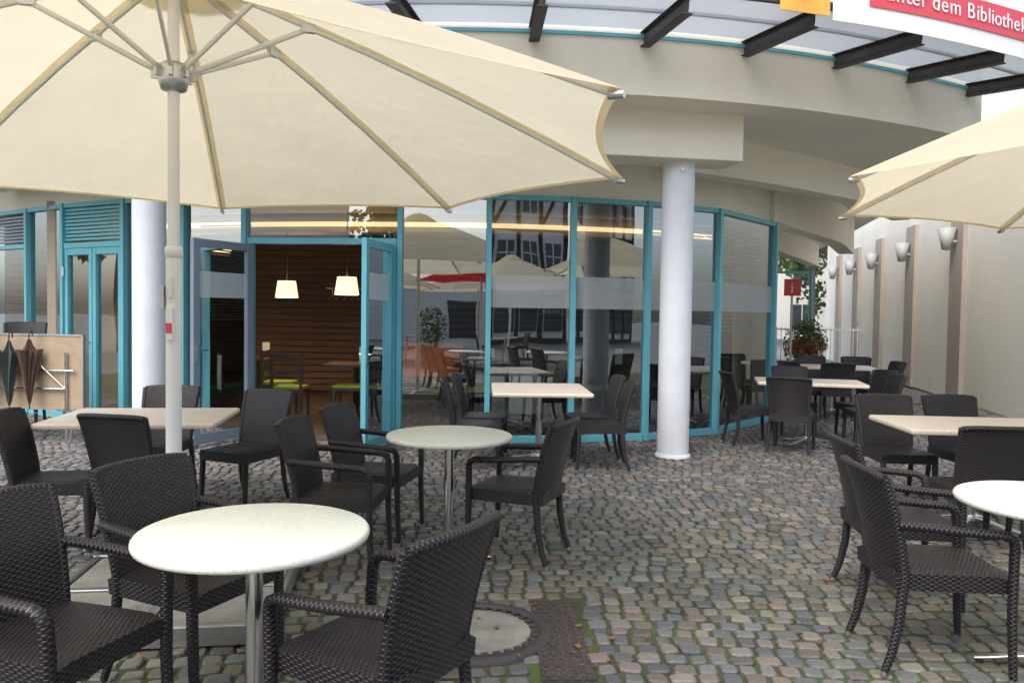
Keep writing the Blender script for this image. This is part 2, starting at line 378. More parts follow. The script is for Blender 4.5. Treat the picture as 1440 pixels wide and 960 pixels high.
# ------------------------------------------------------------------ chairs
def backcurve(z,H=.85):
    t=(z-.40)/(H-.40); return -.215-.05*t-.06*t*t
def chair_mesh(arm):
    b=MB(); H=.845; hw=.238 if arm else .222
    nx,ny=8,8;x0,x1=-.23,.245;sw=.225 if arm else .215
    vs=[];uv=[]
    for i in range(nx+1):
        for j in range(ny+1):
            u=i/nx*2-1;v=j/ny*2-1
            z=.452-.012*(1-u*u)*(1-v*v)-.014*max(0,abs(u)-.85)/.15*1-.014*max(0,abs(v)-.85)/.15
            k=1-.05*(u<0)*abs(u)
            vs.append((x0+(x1-x0)*i/nx,v*sw*k,z))
    fs=[(i*(ny+1)+j,(i+1)*(ny+1)+j,(i+1)*(ny+1)+j+1,i*(ny+1)+j+1) for i in range(nx) for j in range(ny)]
    b.add(vs,fs,'weave',True)
    rim=[i*(ny+1) for i in range(nx+1)]+[nx*(ny+1)+j for j in range(1,ny+1)]+[i*(ny+1)+ny for i in range(nx-1,-1,-1)]+[j for j in range(ny-1,0,-1)]
    top=[vs[r] for r in rim]; bot=[(p[0]*.985,p[1]*.985,.365) for p in top]; n=len(rim)
    b.add(top+bot,[(i,n+i,n+(i+1)%n,(i+1)%n) for i in range(n)],'weave')
    b.add(bot,[tuple(range(n))[::-1]],'weave')
    ns,nz=10,12; fr=[];bk=[]
    for k in range(nz+1):
        z=.40+(H-.40)*k/nz; w=hw*(.86+.14*k/nz)+.0
        for j in range(ns+1):
            s_=j/ns*2-1; x=backcurve(z)+.035*s_*s_
            zz=z-(.012*s_**4 if k==nz else 0)
            fr.append((x+.016,s_*w,zz)); bk.append((x-.016,s_*w,zz))
    q=lambda k,j:k*(ns+1)+j
    F=[(q(k,j),q(k,j+1),q(k+1,j+1),q(k+1,j)) for k in range(nz) for j in range(ns)]
    uvf=lambda pts:[[(pts[a][1],pts[a][2]) for a in f] for f in F]
    b.add(fr,F,'weave',True,uvf(fr)); b.add(bk,[f[::-1] for f in F],'weave',True,[u[::-1] for u in uvf(bk)])
    edge=[q(k,0) for k in range(nz+1)]+[q(nz,j) for j in range(1,ns+1)]+[q(k,ns) for k in range(nz-1,-1,-1)]
    m=len(edge)
    b.add([fr[e] for e in edge]+[bk[e] for e in edge],[(i,i+1,m+i+1,m+i) for i in range(m-1)],'weave')
    b.sweep([(backcurve(H)+.035*s_*s_-.004,s_*hw,H-.002-.010*s_**4) for s_ in [x/6 for x in range(-6,7)]],.036,.032,'weave',side=Vector((1,0,0)))
    for sg in(-1,1):
        st=[(backcurve(z)+.035,sg*hw*(.86+.14*(z-.4)/(H-.4)),z) for z in (.835,.77,.7,.6,.5,.42)]
        st+=[(-.19,sg*.205,.34),(-.20,sg*.207,.22),(-.225,sg*.21,.1),(-.255,sg*.213,.018)]
        b.sweep(st,.036,.038,'weave',ws=[1]*6+[1.05,1,.9,.8])
        b.cyl((-.258,sg*.213,-.001),(-.255,sg*.213,.02),.013,.014,'alu',8)
        if arm:
            pts=[(-.225,sg*.238,.646),(-.12,sg*.250,.640),(0,sg*.258,.630),(.12,sg*.258,.622),(.19,sg*.254,.618),(.222,sg*.250,.604),(.234,sg*.244,.575),(.236,sg*.238,.48),(.237,sg*.235,.3),(.243,sg*.235,.15),(.25,sg*.236,.018)]
            b.sweep(pts,.046,.034,'weave',ws=[1,1,1,1,1,1,1,1,.98,.9,.82])
            b.cyl((.25,sg*.236,-.001),(.25,sg*.236,.02),.013,.014,'alu',8)
        else:
            b.sweep([(.222,sg*.198,.44),(.224,sg*.20,.3),(.23,sg*.202,.15),(.24,sg*.205,.018)],.042,.04,'weave',ws=[1,1,.9,.78])
            b.cyl((.24,sg*.205,-.001),(.24,sg*.205,.02),.012,.013,'alu',8)
    return b.mesh('wicker_armchair' if arm else 'wicker_chair')
armch=chair_mesh(True); sidech=chair_mesh(False)
def chair(kind,x,y,a): place(armch if kind=='a' else sidech,'wicker_armchair' if kind=='a' else 'wicker_chair',(x,y,.006),math.radians(a))
for c in [('a',-.41,2.52,150),('a',-1.48,2.57,-18),('a',-1.28,3.20,-24),('a',-1.0,4.65,-4),('a',-.90,5.32,-12),('a',.06,4.9,158),
          ('a',1.85,3.48,-4),('a',2.08,4.25,-7),
          ('s',-.35,7.6,3),('s',-.30,8.2,-4),('s',.88,7.7,178),('s',.84,8.3,186),
          ('s',-2.8,4.9,12),('s',-2.33,5.03,78),('s',-2.03,6.05,248),('s',-2.8,6.25,268),
          ('s',2.78,9.25,2),('s',3.1,8.75,62),('s',4.15,9.15,176),('s',4.35,9.8,190),('s',3.6,10.1,265),
          ('s',3.12,6.4,268),('s',3.72,6.45,272),('s',2.98,5.08,86),('s',3.55,5.05,94),
          ('s',4.3,11.7,20),('s',4.7,11.6,80),('s',5.5,11.9,180),('s',5.0,13.0,270),('s',5.6,12.9,250),('s',4.3,12.6,350)]:
    chair(*c)
# ------------------------------------------------------------------ tables
def foot(b,r=.28):
    for k in range(4):
        a=k*math.pi/2+math.pi/4; d=Vector((math.cos(a),math.sin(a),0)); sd=Vector((-d.y,d.x,0))
        pts=[d*.0+Vector((0,0,.075)),d*.06+Vector((0,0,.072)),d*.14+Vector((0,0,.055)),d*.22+Vector((0,0,.032)),d*r+Vector((0,0,.018))]
        b.sweep(pts,.055,.022,'alu',side=sd,ws=[1.1,1.05,.95,.85,.75])
        b.cyl(d*(r-.02)+Vector((0,0,-.002)),d*(r-.02)+Vector((0,0,.02)),.016,.014,'black',10)
    b.lathe([(.05,.05),(.05,.085),(.036,.10),(.03,.10)],'alu',n=20)
def round_table():
    b=MB(); b.lathe([(0,.748),(.372,.748),(.380,.745),(.385,.738),(.386,.728),(.382,.718),(.372,.714),(0,.714)],'top_round',n=64)
    b.cyl((0,0,.08),(0,0,.70),.029,.029,'chrome',24); b.box((0,0,.705),(.30,.05,.018),'steel'); b.box((0,0,.7052),(.05,.30,.017),'steel')
    foot(b); return b.mesh('round_table')
def rect_table(lx,ly):
    b=MB(); r=.03
    pr=[];n=6
    for cx,cy,a0 in((lx/2-r,ly/2-r,0),(-lx/2+r,ly/2-r,90),(-lx/2+r,-ly/2+r,180),(lx/2-r,-ly/2+r,270)):
        for k in range(n+1):
            a=math.radians(a0+90*k/n); pr.append((cx+r*math.cos(a),cy+r*math.sin(a)))
    lay=[(.985,.748),(.997,.744),(1,.736),(1,.72),(.99,.713)]; vs=[(p[0]*s_,p[1]*s_,z) for s_,z in lay for p in pr]; m=len(pr)
    fs=[(k*m+(i+1)%m,k*m+i,(k+1)*m+i,(k+1)*m+(i+1)%m) for k in range(4) for i in range(m)]
    b.add(vs,fs,'top_rect',True); b.add(vs[:m],[tuple(range(m))],'top_rect'); b.add(vs[-m:],[tuple(range(m))[::-1]],'top_rect')
    b.cyl((0,0,.08),(0,0,.70),.032,.032,'chrome',24); b.box((0,0,.705),(lx*.6,.05,.016),'steel'); b.box((0,0,.7052),(.05,ly*.6,.015),'steel')
    foot(b,.34); return b.mesh('rectangular_table')
rt=round_table()
for x,y,a in((-.865,2.68,.2),(-.375,4.86,.5),(2.30,3.32,.3)): place(rt,'round_table',(x,y,.006),a)
q1=rect_table(1.2,.8); q2=rect_table(.95,1.15); q3=rect_table(1.12,.86)
place(q3,'rectangular_table',(-2.54,5.5,.006),math.radians(8))
place(q2,'rectangular_table',(.28,7.95,.006),math.radians(2))
place(q1,'rectangular_table',(3.5,9.35,.006),math.radians(-14))
place(q1,'rectangular_table',(3.34,5.72,.006),math.radians(-4))
place(q1,'rectangular_table',(4.95,12.3,.006),math.radians(-14))
# ------------------------------------------------------------------ parasols
def parasol(name,loc,a0,canvas='canvas',zt=2.28,zc=3.19,R=2.4,hub=2.66):
    root=empty(name,(loc[0],loc[1],0))
    ang=[math.radians(a0+45*i) for i in range(8)]
    def rib(i,t):
        a=ang[i%8]; return Vector((R*t*math.cos(a),R*t*math.sin(a),zc+(zt-zc)*t+.05*math.sin(math.pi*t)))
    b=MB(); nt_,ns=14,12
    for i in range(8):
        vs=[]
        for k in range(nt_+1):
            t=.02+.98*k/nt_
            A=rib(i,t);B=rib(i+1,t)
            for j in range(ns+1):
                s_=j/ns; p=A.lerp(B,s_); bow=4*s_*(1-s_)
                f=1-.042*bow*t**6; p=Vector((p.x*f,p.y*f,p.z-.018*bow*t+ .03*bow*t**6))
                vs.append(p)
        fs=[(k*(ns+1)+j,k*(ns+1)+j+1,(k+1)*(ns+1)+j+1,(k+1)*(ns+1)+j) for k in range(nt_) for j in range(ns)]
        b.add(vs,fs,canvas,True)
        e0=[vs[nt_*(ns+1)+j] for j in range(ns+1)]; e1=[vs[(nt_-1)*(ns+1)+j].lerp(vs[nt_*(ns+1)+j],.75)+Vector((0,0,-.007)) for j in range(ns+1)]
        b.add(e0+e1,[(j,j+1,ns+2+j,ns+1+j) for j in range(ns)],canvas,True)
        # seam pocket over each rib
        sd=Vector((-math.sin(ang[i]),math.cos(ang[i]),0))*.03; q=[rib(i,t)+Vector((0,0,-.008)) for t in(.05,.2,.4,.6,.8,.99)]
        b.add([p-sd for p in q]+[p+sd for p in q],[(k,k+1,k+7,k+6) for k in range(5)],canvas,True)
    b.lathe([(.34,zc-.10),(.22,zc-.01),(.1,zc+.05),(0,zc+.08)],canvas,n=16)
    b.obj('canopy',root)
    r=MB()
    for i in range(8):
        d=Vector((0,0,-.028)); a=ang[i]; sd=Vector((-math.sin(a),math.cos(a),0))
        r.sweep([rib(i,t)+d for t in(.03,.2,.4,.6,.8,.985)],.020,.028,'ribwhite',side=sd)
        r.sweep([Vector((.06*math.cos(a),.06*math.sin(a),hub)),rib(i,.27)+d*1.3],.018,.026,'ribwhite',side=sd)
        r.box(rib(i,.27)+d*1.2,(.07,.032,.045),'alu',a)
        r.box(Vector((.075*math.cos(a),.075*math.sin(a),hub)),(.06,.018,.06),'alu',a)
        tip=rib(i,1.0); r.cyl(tip-Vector((math.cos(a)*.05,math.sin(a)*.05,.016)),tip+Vector((math.cos(a)*.008,math.sin(a)*.008,-.02)),.017,.014,'alu',10)
    r.cyl((0,0,1.45),(0,0,zc),.028,.028,'white',20)
    r.cyl((0,0,.12),(0,0,1.75),.038,.038,'white',24)
    r.lathe([(.038,1.75),(.042,1.752),(.042,1.80),(.03,1.81)],'white',n=24)
    r.lathe([(.03,hub-.09),(.06,hub-.08),(.075,hub-.03),(.075,hub+.03),(.055,hub+.05),(.03,hub+.05)],'alu',n=24)
    r.lathe([(.03,zc-.12),(.07,zc-.1),(.07,zc-.03),(.03,zc-.02)],'alu',n=24)
    r.obj('frame',root)
    c=MB()
    c.box((-.0,-.047,1.42),(.035,.02,.16),'white'); c.box((-.0,-.059,1.40),(.03,.004,.05),'red'); c.box((-.045,-.02,1.55),(.02,.03,.12),'alu'); c.box((0,-.048,1.60),(.03,.012,.10),'paper')
    c.obj('crank_and_label',root,bevel=.003)
    bs=MB()
    for sx in(-1,1):
        for sy in(-1,1): bs.box((sx*.28,sy*.28,.05),(.50,.50,.06),'concrete')
    for s_ in(-1,1):
        bs.box((0,s_*.555,.05),(1.16,.03,.09),'alu'); bs.box((s_*.555,0,.05),(.03,1.08,.09),'alu')
    bs.box((0,0,.055),(1.07,.045,.07),'alu'); bs.box((0,0,.057),(.045,1.07,.07),'alu')
    bs.lathe([(.10,.09),(.10,.10),(.05,.105),(.05,.25),(.04,.26)],'white',n=24)
    bs.obj('base',root,bevel=.004,rz=math.radians(8))
    return root
parasol('parasol',(-1.7,4.0),14.5)
parasol('parasol',(4.25,4.5),1.5)
parasol('parasol',(-4.6,-6.5),10); parasol('parasol',(3.9,-5.5),30); parasol('parasol',(-.9,-5.0),5,'canvasred',zt=2.45,zc=3.0,R=2.0)
parasol('parasol',(-1.2,-10),20)
# ------------------------------------------------------------------ cafe building
cafe=empty('cafe_building')
F=[(-9.2,13.0),(-7.9,11.95),(-6.75,11.15),(-5.94,10.6),(-4.85,10.0),(-3.96,9.65),(-3.13,9.35),(-1.29,9.15),(-.28,9.15),(.69,9.28),(1.60,9.55),(2.58,10.1),(3.74,11.5)]
GT=2.85
fr=MB(); gl=MB(); fz=MB(); lou=MB()
def glasspane(b,p0,p1,z0,z1,off=0,mat='glass'):
    p0=Vector(p0);p1=Vector(p1);d=(p1-p0).normalized();n=Vector((-d.y,d.x))*off
    a=p0+n;c=p1+n
    b.add([(a.x,a.y,z0),(c.x,c.y,z0),(c.x,c.y,z1),(a.x,a.y,z1)],[(0,1,2,3)],mat)
for i,p in enumerate(F):
    q=F[min(i+1,len(F)-1)];o=F[max(i-1,0)]; a=math.atan2(q[1]-o[1],q[0]-o[0])
    fr.box((p[0],p[1],GT/2),(.06,.13,GT),'teal',a)
for i in range(len(F)-1):
    p,q=Vector(F[i]),Vector(F[i+1]); d=(q-p).normalized()
    a=p+d*.034;b_=q-d*.034
    fr.seg(a,b_,GT-.06,GT-.003,.10,'teal')
    if i==6:
        fr.seg(a,b_,2.26,2.33,.10,'teal'); glasspane(gl,a,b_,2.33,GT-.06)
        for t in (a+d*.035,b_-d*.035): fr.seg(t-d*.032,t+d*.032,.0,2.258,.09,'teal')
        fr.seg(a,b_,-.01,.015,.16,'steel'); continue
    if i==3:
        fr.seg(a,b_,2.26,2.33,.10,'teal'); fr.seg(a,b_,0,.12,.09,'teal')
        mid=(a+b_)/2
        for t in(a+d*.035,mid-d*.04,mid+d*.04,b_-d*.035): fr.seg(t-d*.033,t+d*.033,.12,2.258,.08,'teal')
        fr.seg(a+d*.07,mid-d*.075,2.17,2.258,.078,'teal'); fr.seg(mid+d*.075,b_-d*.07,2.17,2.258,.078,'teal')
        glasspane(gl,a,b_,.12,2.2)
        n=Vector((-d.y,d.x)); h=mid-d*.05-n*.07
        lou.cyl((h.x,h.y,1.05),(h.x-d.x*.12,h.y-d.y*.12,1.05),.01,.01,'chrome'); lou.cyl((h.x+n.x*.04,h.y+n.y*.04,1.05),(h.x,h.y,1.05),.012,.012,'chrome')
        for hz in (.4,1.9):
            t=a-n*.06; lou.cyl((t.x,t.y,hz),(t.x,t.y,hz+.12),.014,.014,'white')
        for k in range(9):
            z=2.36+k*.048; lou.seg(a,b_,z,z+.03,.05,'teal')
        continue
    fr.seg(a,b_,0,.08,.10,'teal')
    if i in(0,1):
        fr.seg(a,b_,2.3,2.36,.10,'teal'); glasspane(gl,a,b_,.08,2.3)
        for k in range(8):
            z=2.39+k*.048; lou.seg(a,b_,z,z+.03,.05,'greyfr')
        continue
    glasspane(gl,a,b_,.08,GT-.06)
    if i>=8: glasspane(fz,a,b_,1.56,1.93,-.006,'frost')
fr.obj('facade_frame',cafe,bevel=.004); gl.obj('glass',cafe); fz.obj('frosted_band',cafe); lou.obj('louvres_and_handles',cafe)
bl=MB()
def blinds(p,q,z0,z1,off=.18):
    z=z0
    while z<z1: bl.seg(p,q,z,z+.012,.05,'greyfr',off=off,ext=-.16); z+=.055
blinds(F[5],F[6],.9,2.8); blinds(F[10],F[11],1.95,2.8); blinds(F[11],F[12],1.3,2.8)
bl.obj('window_blinds',cafe)
def leaf(name,p0,p1,mat):
    b=MB(); p0=Vector(p0);p1=Vector(p1);d=(p1-p0).normalized();n=Vector((-d.y,d.x))
    b.seg(p0,p0+d*.085,.03,2.25,.055,mat); b.seg(p1-d*.085,p1,.03,2.25,.055,mat)
    b.seg(p0+d*.086,p1-d*.086,2.16,2.248,.053,mat); b.seg(p0+d*.086,p1-d*.086,.032,.14,.053,mat)
    glasspane(b,p0+d*.08,p1-d*.08,.13,2.17)
    glasspane(b,p0+d*.086,p1-d*.086,1.62,1.9,.006,'frost')
    h=p1-d*.045
    for s_ in(-1,1):
        k=h+n*.06*s_; b.cyl((h.x,h.y,1.05),(k.x,k.y,1.05),.011,.011,'chrome'); e=k-d*.12; b.cyl((k.x,k.y,1.05),(e.x,e.y,1.05),.010,.010,'chrome')
        b.box((h.x+n.x*.03*s_,h.y+n.y*.03*s_,1.02),(.035,.008,.2),'chrome',math.atan2(d.y,d.x))
    for hz in(.35,1.15,1.95): b.cyl((p0.x,p0.y-.02,hz),(p0.x,p0.y-.02,hz+.12),.016,.016,'white')
    b.obj(name,cafe,bevel=.003)
leaf('door_leaf_1',(-3.03,9.25),(-3.42,8.50),'greyfr'); leaf('door_leaf_2',(-1.38,9.07),(-1.53,8.20),'teal')  # first leaf grey-blue: its shade is put into the frame colour
w=MB()
w.along([Vector(p) for p in F],.22,GT,3.57,'cream')
back=[(3.74,11.5),(4.25,13),(4.4,15.5),(4.2,18.5)]
w.along(back,.25,0,3.57,'cream2')
w.obj('facade_lintel_wall',cafe)
B=[(-9.5,11.4),(-8,10.3),(-5.5,8.9),(-3,7.85),(-1,7.42),(1,7.5),(2.6,7.87),(4,8.45),(5.3,9.15)]
Bs=smoothpl(B,8)
w=MB(); w.along(Bs,.3,3.55,4.07,'cream',True); 
o=w.obj('curved_fascia',cafe); 
e=o.modifiers.new('es','EDGE_SPLIT'); e.split_angle=.7
w=MB(); w.along(Bs,-.02,4.07,4.10,'teal'); w.obj('fascia_trim',cafe)
w=MB(); w.along(Bs,.25,4.10,6.2,'cream2'); w.obj('upper_wall',cafe)
w=MB()
beam1=smoothpl([(-7.5,10.9),(-5.5,9.3),(-4.0,8.25),(-2.5,7.98),(-1,7.9),(.7,7.98),(2.35,8.25)],6); w.along(beam1,.5,3.09,3.57,'cream')
beam2=smoothpl([(2.0,9.05),(3.3,9.9),(5.1,11.4),(6.5,13.1)],6); w.along(beam2,.3,3.12,3.57,'cream')
beam3=smoothpl([(3.70,11.35),(4.6,12.6),(5.95,14.5),(7.2,16.9)],6); w.along(beam3,.3,2.85,3.57,'cream')
beam4=smoothpl([(4.1,14),(5.5,17),(7.5,20.5),(8.6,22.5)],6); w.along(beam4,.3,2.95,3.57,'cream')
w.obj('ceiling_beams',cafe,bevel=.01)
poly=[(p.x,p.y) for p in [Vector((a.x,a.y+.1)) for a in Bs]]+[(6.1,11.5),(6.95,14),(7.6,17),(8.8,22),(9.6,26),(-9.5,26)]
w=MB(); n=len(poly)
w.add([(p[0],p[1],3.556) for p in poly]+[(p[0],p[1],3.8) for p in poly],[tuple(range(n))[::-1],tuple(range(n,2*n))]+[(i,(i+1)%n,n+(i+1)%n,n+i) for i in range(n)],'soffit')
w.obj('soffit_slab',cafe)
for x,y in((1.73,8.45),(-3.85,8.45)):
    c=MB(); c.lathe([(.168,0),(.168,3.10)],'column',n=40); c.lathe([(.185,0),(.185,.03),(.168,.035)],'column',n=40)
    c.cyl((.0,-.165,3.0),(.0,-.20,3.0),.02,.02,'alu'); c.obj('round_column',cafe,(x,y,0))
# right arcade wall with pilasters and sconces (a strip of open sky runs between it and the cafe roof)
rw=MB()
W=[(7.5,11.4),(11.4,29.0)]
rw.along(W,-.4,0,6.5,'cream2'); rw.along([(14,10.6),(7.9,11.4)],-.3,0,6.5,'cream2')
wd=(Vector(W[1])-Vector(W[0])).normalized(); wn=Vector((-wd.y,wd.x)); 
def onwall(Y): t=(Y-11.4)/(29-11.4); return Vector((7.5+3.9*t,Y))
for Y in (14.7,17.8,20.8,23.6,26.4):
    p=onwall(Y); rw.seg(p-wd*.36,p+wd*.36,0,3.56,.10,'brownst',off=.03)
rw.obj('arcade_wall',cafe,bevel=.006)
for Y in (14.7,17.8,20.8,23.6,26.4):
    p=onwall(Y)+wn*.25; s=MB(); s.lathe([(.0,-.21),(.075,-.20),(.16,.20),(.155,.20),(.07,-.18),(0,-.18)],'sconce',n=24); s.cyl((0,0,-.05),(-wn.x*.18,-wn.y*.18,-.05),.03,.03,'sconce')
    s.obj('wall_lamp',None,(p.x,p.y,2.98))
# glass canopy with brackets
can=empty('glass_canopy')
def bdir(x): return Vector((.155*x+.02,-1)).normalized()
def bpt(x):
    best=min(Bs,key=lambda p:abs(p.x-x)); 
    for i in range(len(Bs)-1):
        if Bs[i].x<=x<=Bs[i+1].x:
            t=(x-Bs[i].x)/(Bs[i+1].x-Bs[i].x); return Bs[i].lerp(Bs[i+1],t)
    return best
cb=MB()
for x in (-6.3,-5.2,-4.1,-3.0,-1.95,-.9,.16,1.2,2.2,3.2,4.15,5.05):
    p=bpt(x);d=bdir(x);q=p+d*.95;sd=Vector((-d.y,d.x,0))
    cb.sweep([(p.x,p.y,4.06),(q.x,q.y,4.03)],.03,.13,'steel',side=sd,smooth=False)
    for dz in(-.065,.065): cb.sweep([(p.x,p.y,4.06+dz),(q.x,q.y,4.03+dz)],.10,.014,'steel',side=sd,smooth=False)
cb.obj('brackets',can)
cg=MB(); xs=[-6.8+.2*i for i in range(61)]; vs=[]
for x in xs:
    p=bpt(x) ; d=bdir(x);q=p+d*1.0; p=p+d*.02
    vs+=[(p.x,p.y,4.145),(q.x,q.y,4.115)]
cg.add(vs,[(2*i,2*i+1,2*i+3,2*i+2) for i in range(len(xs)-1)],'canopyglass',True)
cg.obj('glass_sheets',can)
ce=MB(); op=[bpt(x)+bdir(x)*1.0 for x in xs]; ce.along(op,-.04,4.09,4.15,'steel'); 
mp_=[bpt(x)+bdir(x)*.5 for x in xs]; ce.along(mp_,.03,4.135,4.16,'steel'); ce.obj('edge_rail',can)
ban=empty('event_banner')
bx=[2.28+.1*i for i in range(32)]; bp_=[bpt(x)+bdir(x)*1.06 for x in bx]
b=MB(); b.along(bp_,-.01,3.99,5.2,'banner'); b.obj('vinyl',ban)
rb=[p+bdir(bx[i])*.018 for i,p in enumerate(bp_)][3:]
b=MB(); b.along(rb,-.004,4.15,4.41,'red'); b.obj('red_stripe',ban)
b=MB(); ox=[1.85+.05*i for i in range(9)]; b.along([bpt(x)+bdir(x)*1.06 for x in ox],-.01,4.02,5.2,'orangeb'); b.obj('orange_panel',ban)
def text(s,loc,rot,size,mat,parent=None,name='lettering',ext=.002):
    cu=D.curves.new(name,'FONT'); cu.body=s; cu.size=size; cu.extrude=ext; cu.align_x='LEFT'
    o=D.objects.new(name,cu); scene.collection.objects.link(o); o.location=loc; o.rotation_euler=rot; cu.materials.append(M[mat])
    if parent:o.parent=parent
    return o
s_="unter dem Bibliotheksprogramm"; pos=.16; 
acc=[0]
for i in range(1,len(rb)): acc.append(acc[-1]+(rb[i]-rb[i-1]).length)
wd_={'i':.048,'l':.048,'t':.066,'r':.073,' ':.06,'m':.165,'B':.13,'s':.098}
for ch in s_:
    wch=wd_.get(ch,.110)
    for i in range(len(acc)-1):
        if acc[i]<=pos<acc[i+1]:
            t=(pos-acc[i])/(acc[i+1]-acc[i]); p=rb[i].lerp(rb[i+1],t); d=(rb[i+1]-rb[i]).normalized()
            if ch!=' ': text(ch,(p.x+d.y*.012,p.y-d.x*.012,4.22),(math.pi/2,0,math.atan2(d.y,d.x)),.195,'banner',ban,'letter')
            break
    pos+=wch
text('nimtus',(.66,9.29,1.60),(math.pi/2,0,math.pi+.13),.13,'letter',cafe,'window_lettering')
text('CAFE-BAR',(.60,9.28,1.50),(math.pi/2,0,math.pi+.13),.06,'letter',cafe,'window_lettering_small')
# ------------------------------------------------------------------ interior
Fp=[(p[0],p[1]) for p in F]+[(4.0,13),(4.1,18),(-9.2,18)]
b=MB(); b.add([(p[0],p[1],.004) for p in Fp],[tuple(range(len(Fp)))],'woodfl'); b.obj('interior_floor',cafe)
b=MB(); b.add([(p[0],p[1]+.1,2.93) for p in Fp],[tuple(range(len(Fp)))[::-1]],'intceil'); b.obj('interior_ceiling',cafe)
b=MB(); b.box((-2.6,14.5,1.46),(13.2,.1,2.92),'darkwood')
z=.1
while z<2.85: b.box((-2.6,14.42,z),(13.1,.04,.095),'slat'); z+=.115
b.box((-6.2,12.6,1.46),(.15,3.7,2.9),'intwall'); b.box((-2.35,13.7,1.46),(.12,1.4,2.9),'darkwood')
b.obj('interior_wall',cafe)
b=MB(); cv=smoothpl([(-6,12.6),(-4,12.0),(-2,11.7),(0,11.7),(2,12.2),(3.3,13)],6); b.along(cv,.07,2.74,2.80,'cove'); b.along([p+Vector((0,.08)) for p in cv],.5,2.66,2.92,'intceil'); b.obj('cove_lighting',cafe)
def plamp(x,y,z,r=.17):
    o=empty('pendant_lamp' ,(x,y,0)); b=MB(); b.lathe([(r*.78,z+.13),(r,z-.12)],'shade',n=28); b.lathe([(r*.76,z+.13),(r*.98,z-.12)],'shade',n=28)
    b.cyl((0,0,z+.13),(0,0,2.9),.006,.006,'black',8); b.obj('shade',o)
    l=D.lights.new('bulb','POINT'); l.energy=32; l.color=(1,.7,.4); l.shadow_soft_size=.06; lo=D.objects.new('bulb',l); scene.collection.objects.link(lo); lo.location=(0,0,z-.02); lo.parent=o
plamp(-3.4,12.0,1.80); plamp(-2.33,11.2,1.84); plamp(-5.2,12.4,1.8)
def wchair():
    b=MB()
    for sx in(-1,1):
        for sy in(-1,1): b.box((sx*.19,sy*.19,.22 if sx>0 else .46),(.035,.035,.44 if sx>0 else .92),'darkwood')
    b.box((0,0,.43),(.42,.42,.04),'darkwood'); b.box((.01,0,.465),(.40,.38,.035),'green')
    b.box((-.19,0,.86),(.025,.345,.10),'darkwood'); b.box((-.19,0,.66),(.02,.345,.06),'darkwood')
    return b.mesh('wooden_chair')
wc=wchair()
for x,y,a in((-2.95,10.6,90),(-3.3,11.3,0),(-2.2,10.9,180),(-1.9,11.8,200),(-.4,10.6,90),(1.2,11.2,60),(-.9,11.3,180),(2.2,11.9,100),(-5.0,11.4,0)): place(wc,'wooden_chair',(x,y,.006),math.radians(a))
def wtable():
    b=MB(); b.box((0,0,.735),(.8,.8,.035),'darkwood'); b.cyl((0,0,.03),(0,0,.72),.04,.04,'black',16); b.lathe([(0,.03),(.24,.025),(.25,.0)],'black',n=24)
    b.box((.1,0,.87),(.11,.02,.23),'paper'); return b.mesh('cafe_table')
wt=wtable()
for x,y in((-2.2,11.25),(-3.9,12.3),(-.4,11.35),(1.5,11.9)): place(wt,'cafe_table',(x,y,.006))
b=MB(); b.box((0,0,.25),(1.6,.5,.42),'darkwood'); b.box((0,.2,.7),(1.6,.12,.6),'orange'); b.obj('bench_seat',None,(-1.6,12.7,0),bevel=.02)
b=MB(); b.box((0,0,0),(1.0,.25,.03),'darkwood'); b.cyl((-.5,-.06,-.1),(.5,-.06,-.1),.012,.012,'chrome')
for i in range(7):
    x=-.4+i*.12; b.cyl((x,-.06,-.1),(x,-.06,-.2),.004,.004,'chrome',6); b.cyl((x-.02,-.24,-.28),(x,-.06,-.19),.008,.008,'tan',6); b.cyl((x+.02,.1,-.28),(x,-.06,-.19),.008,.008,'tan',6)
b.obj('coat_rack',None,(-2.5,12.9,1.95))
b=MB(); b.box((0,0,.52),(.42,.02,.6),'steel'); b.box((0,-.013,.52),(.36,.006,.52),'paper'); b.cyl((0,0,0),(0,0,.25),.015,.015,'steel'); b.box((0,0,.01),(.3,.25,.02),'steel'); b.obj('menu_stand',None,(.15,9.75,.006),.1)
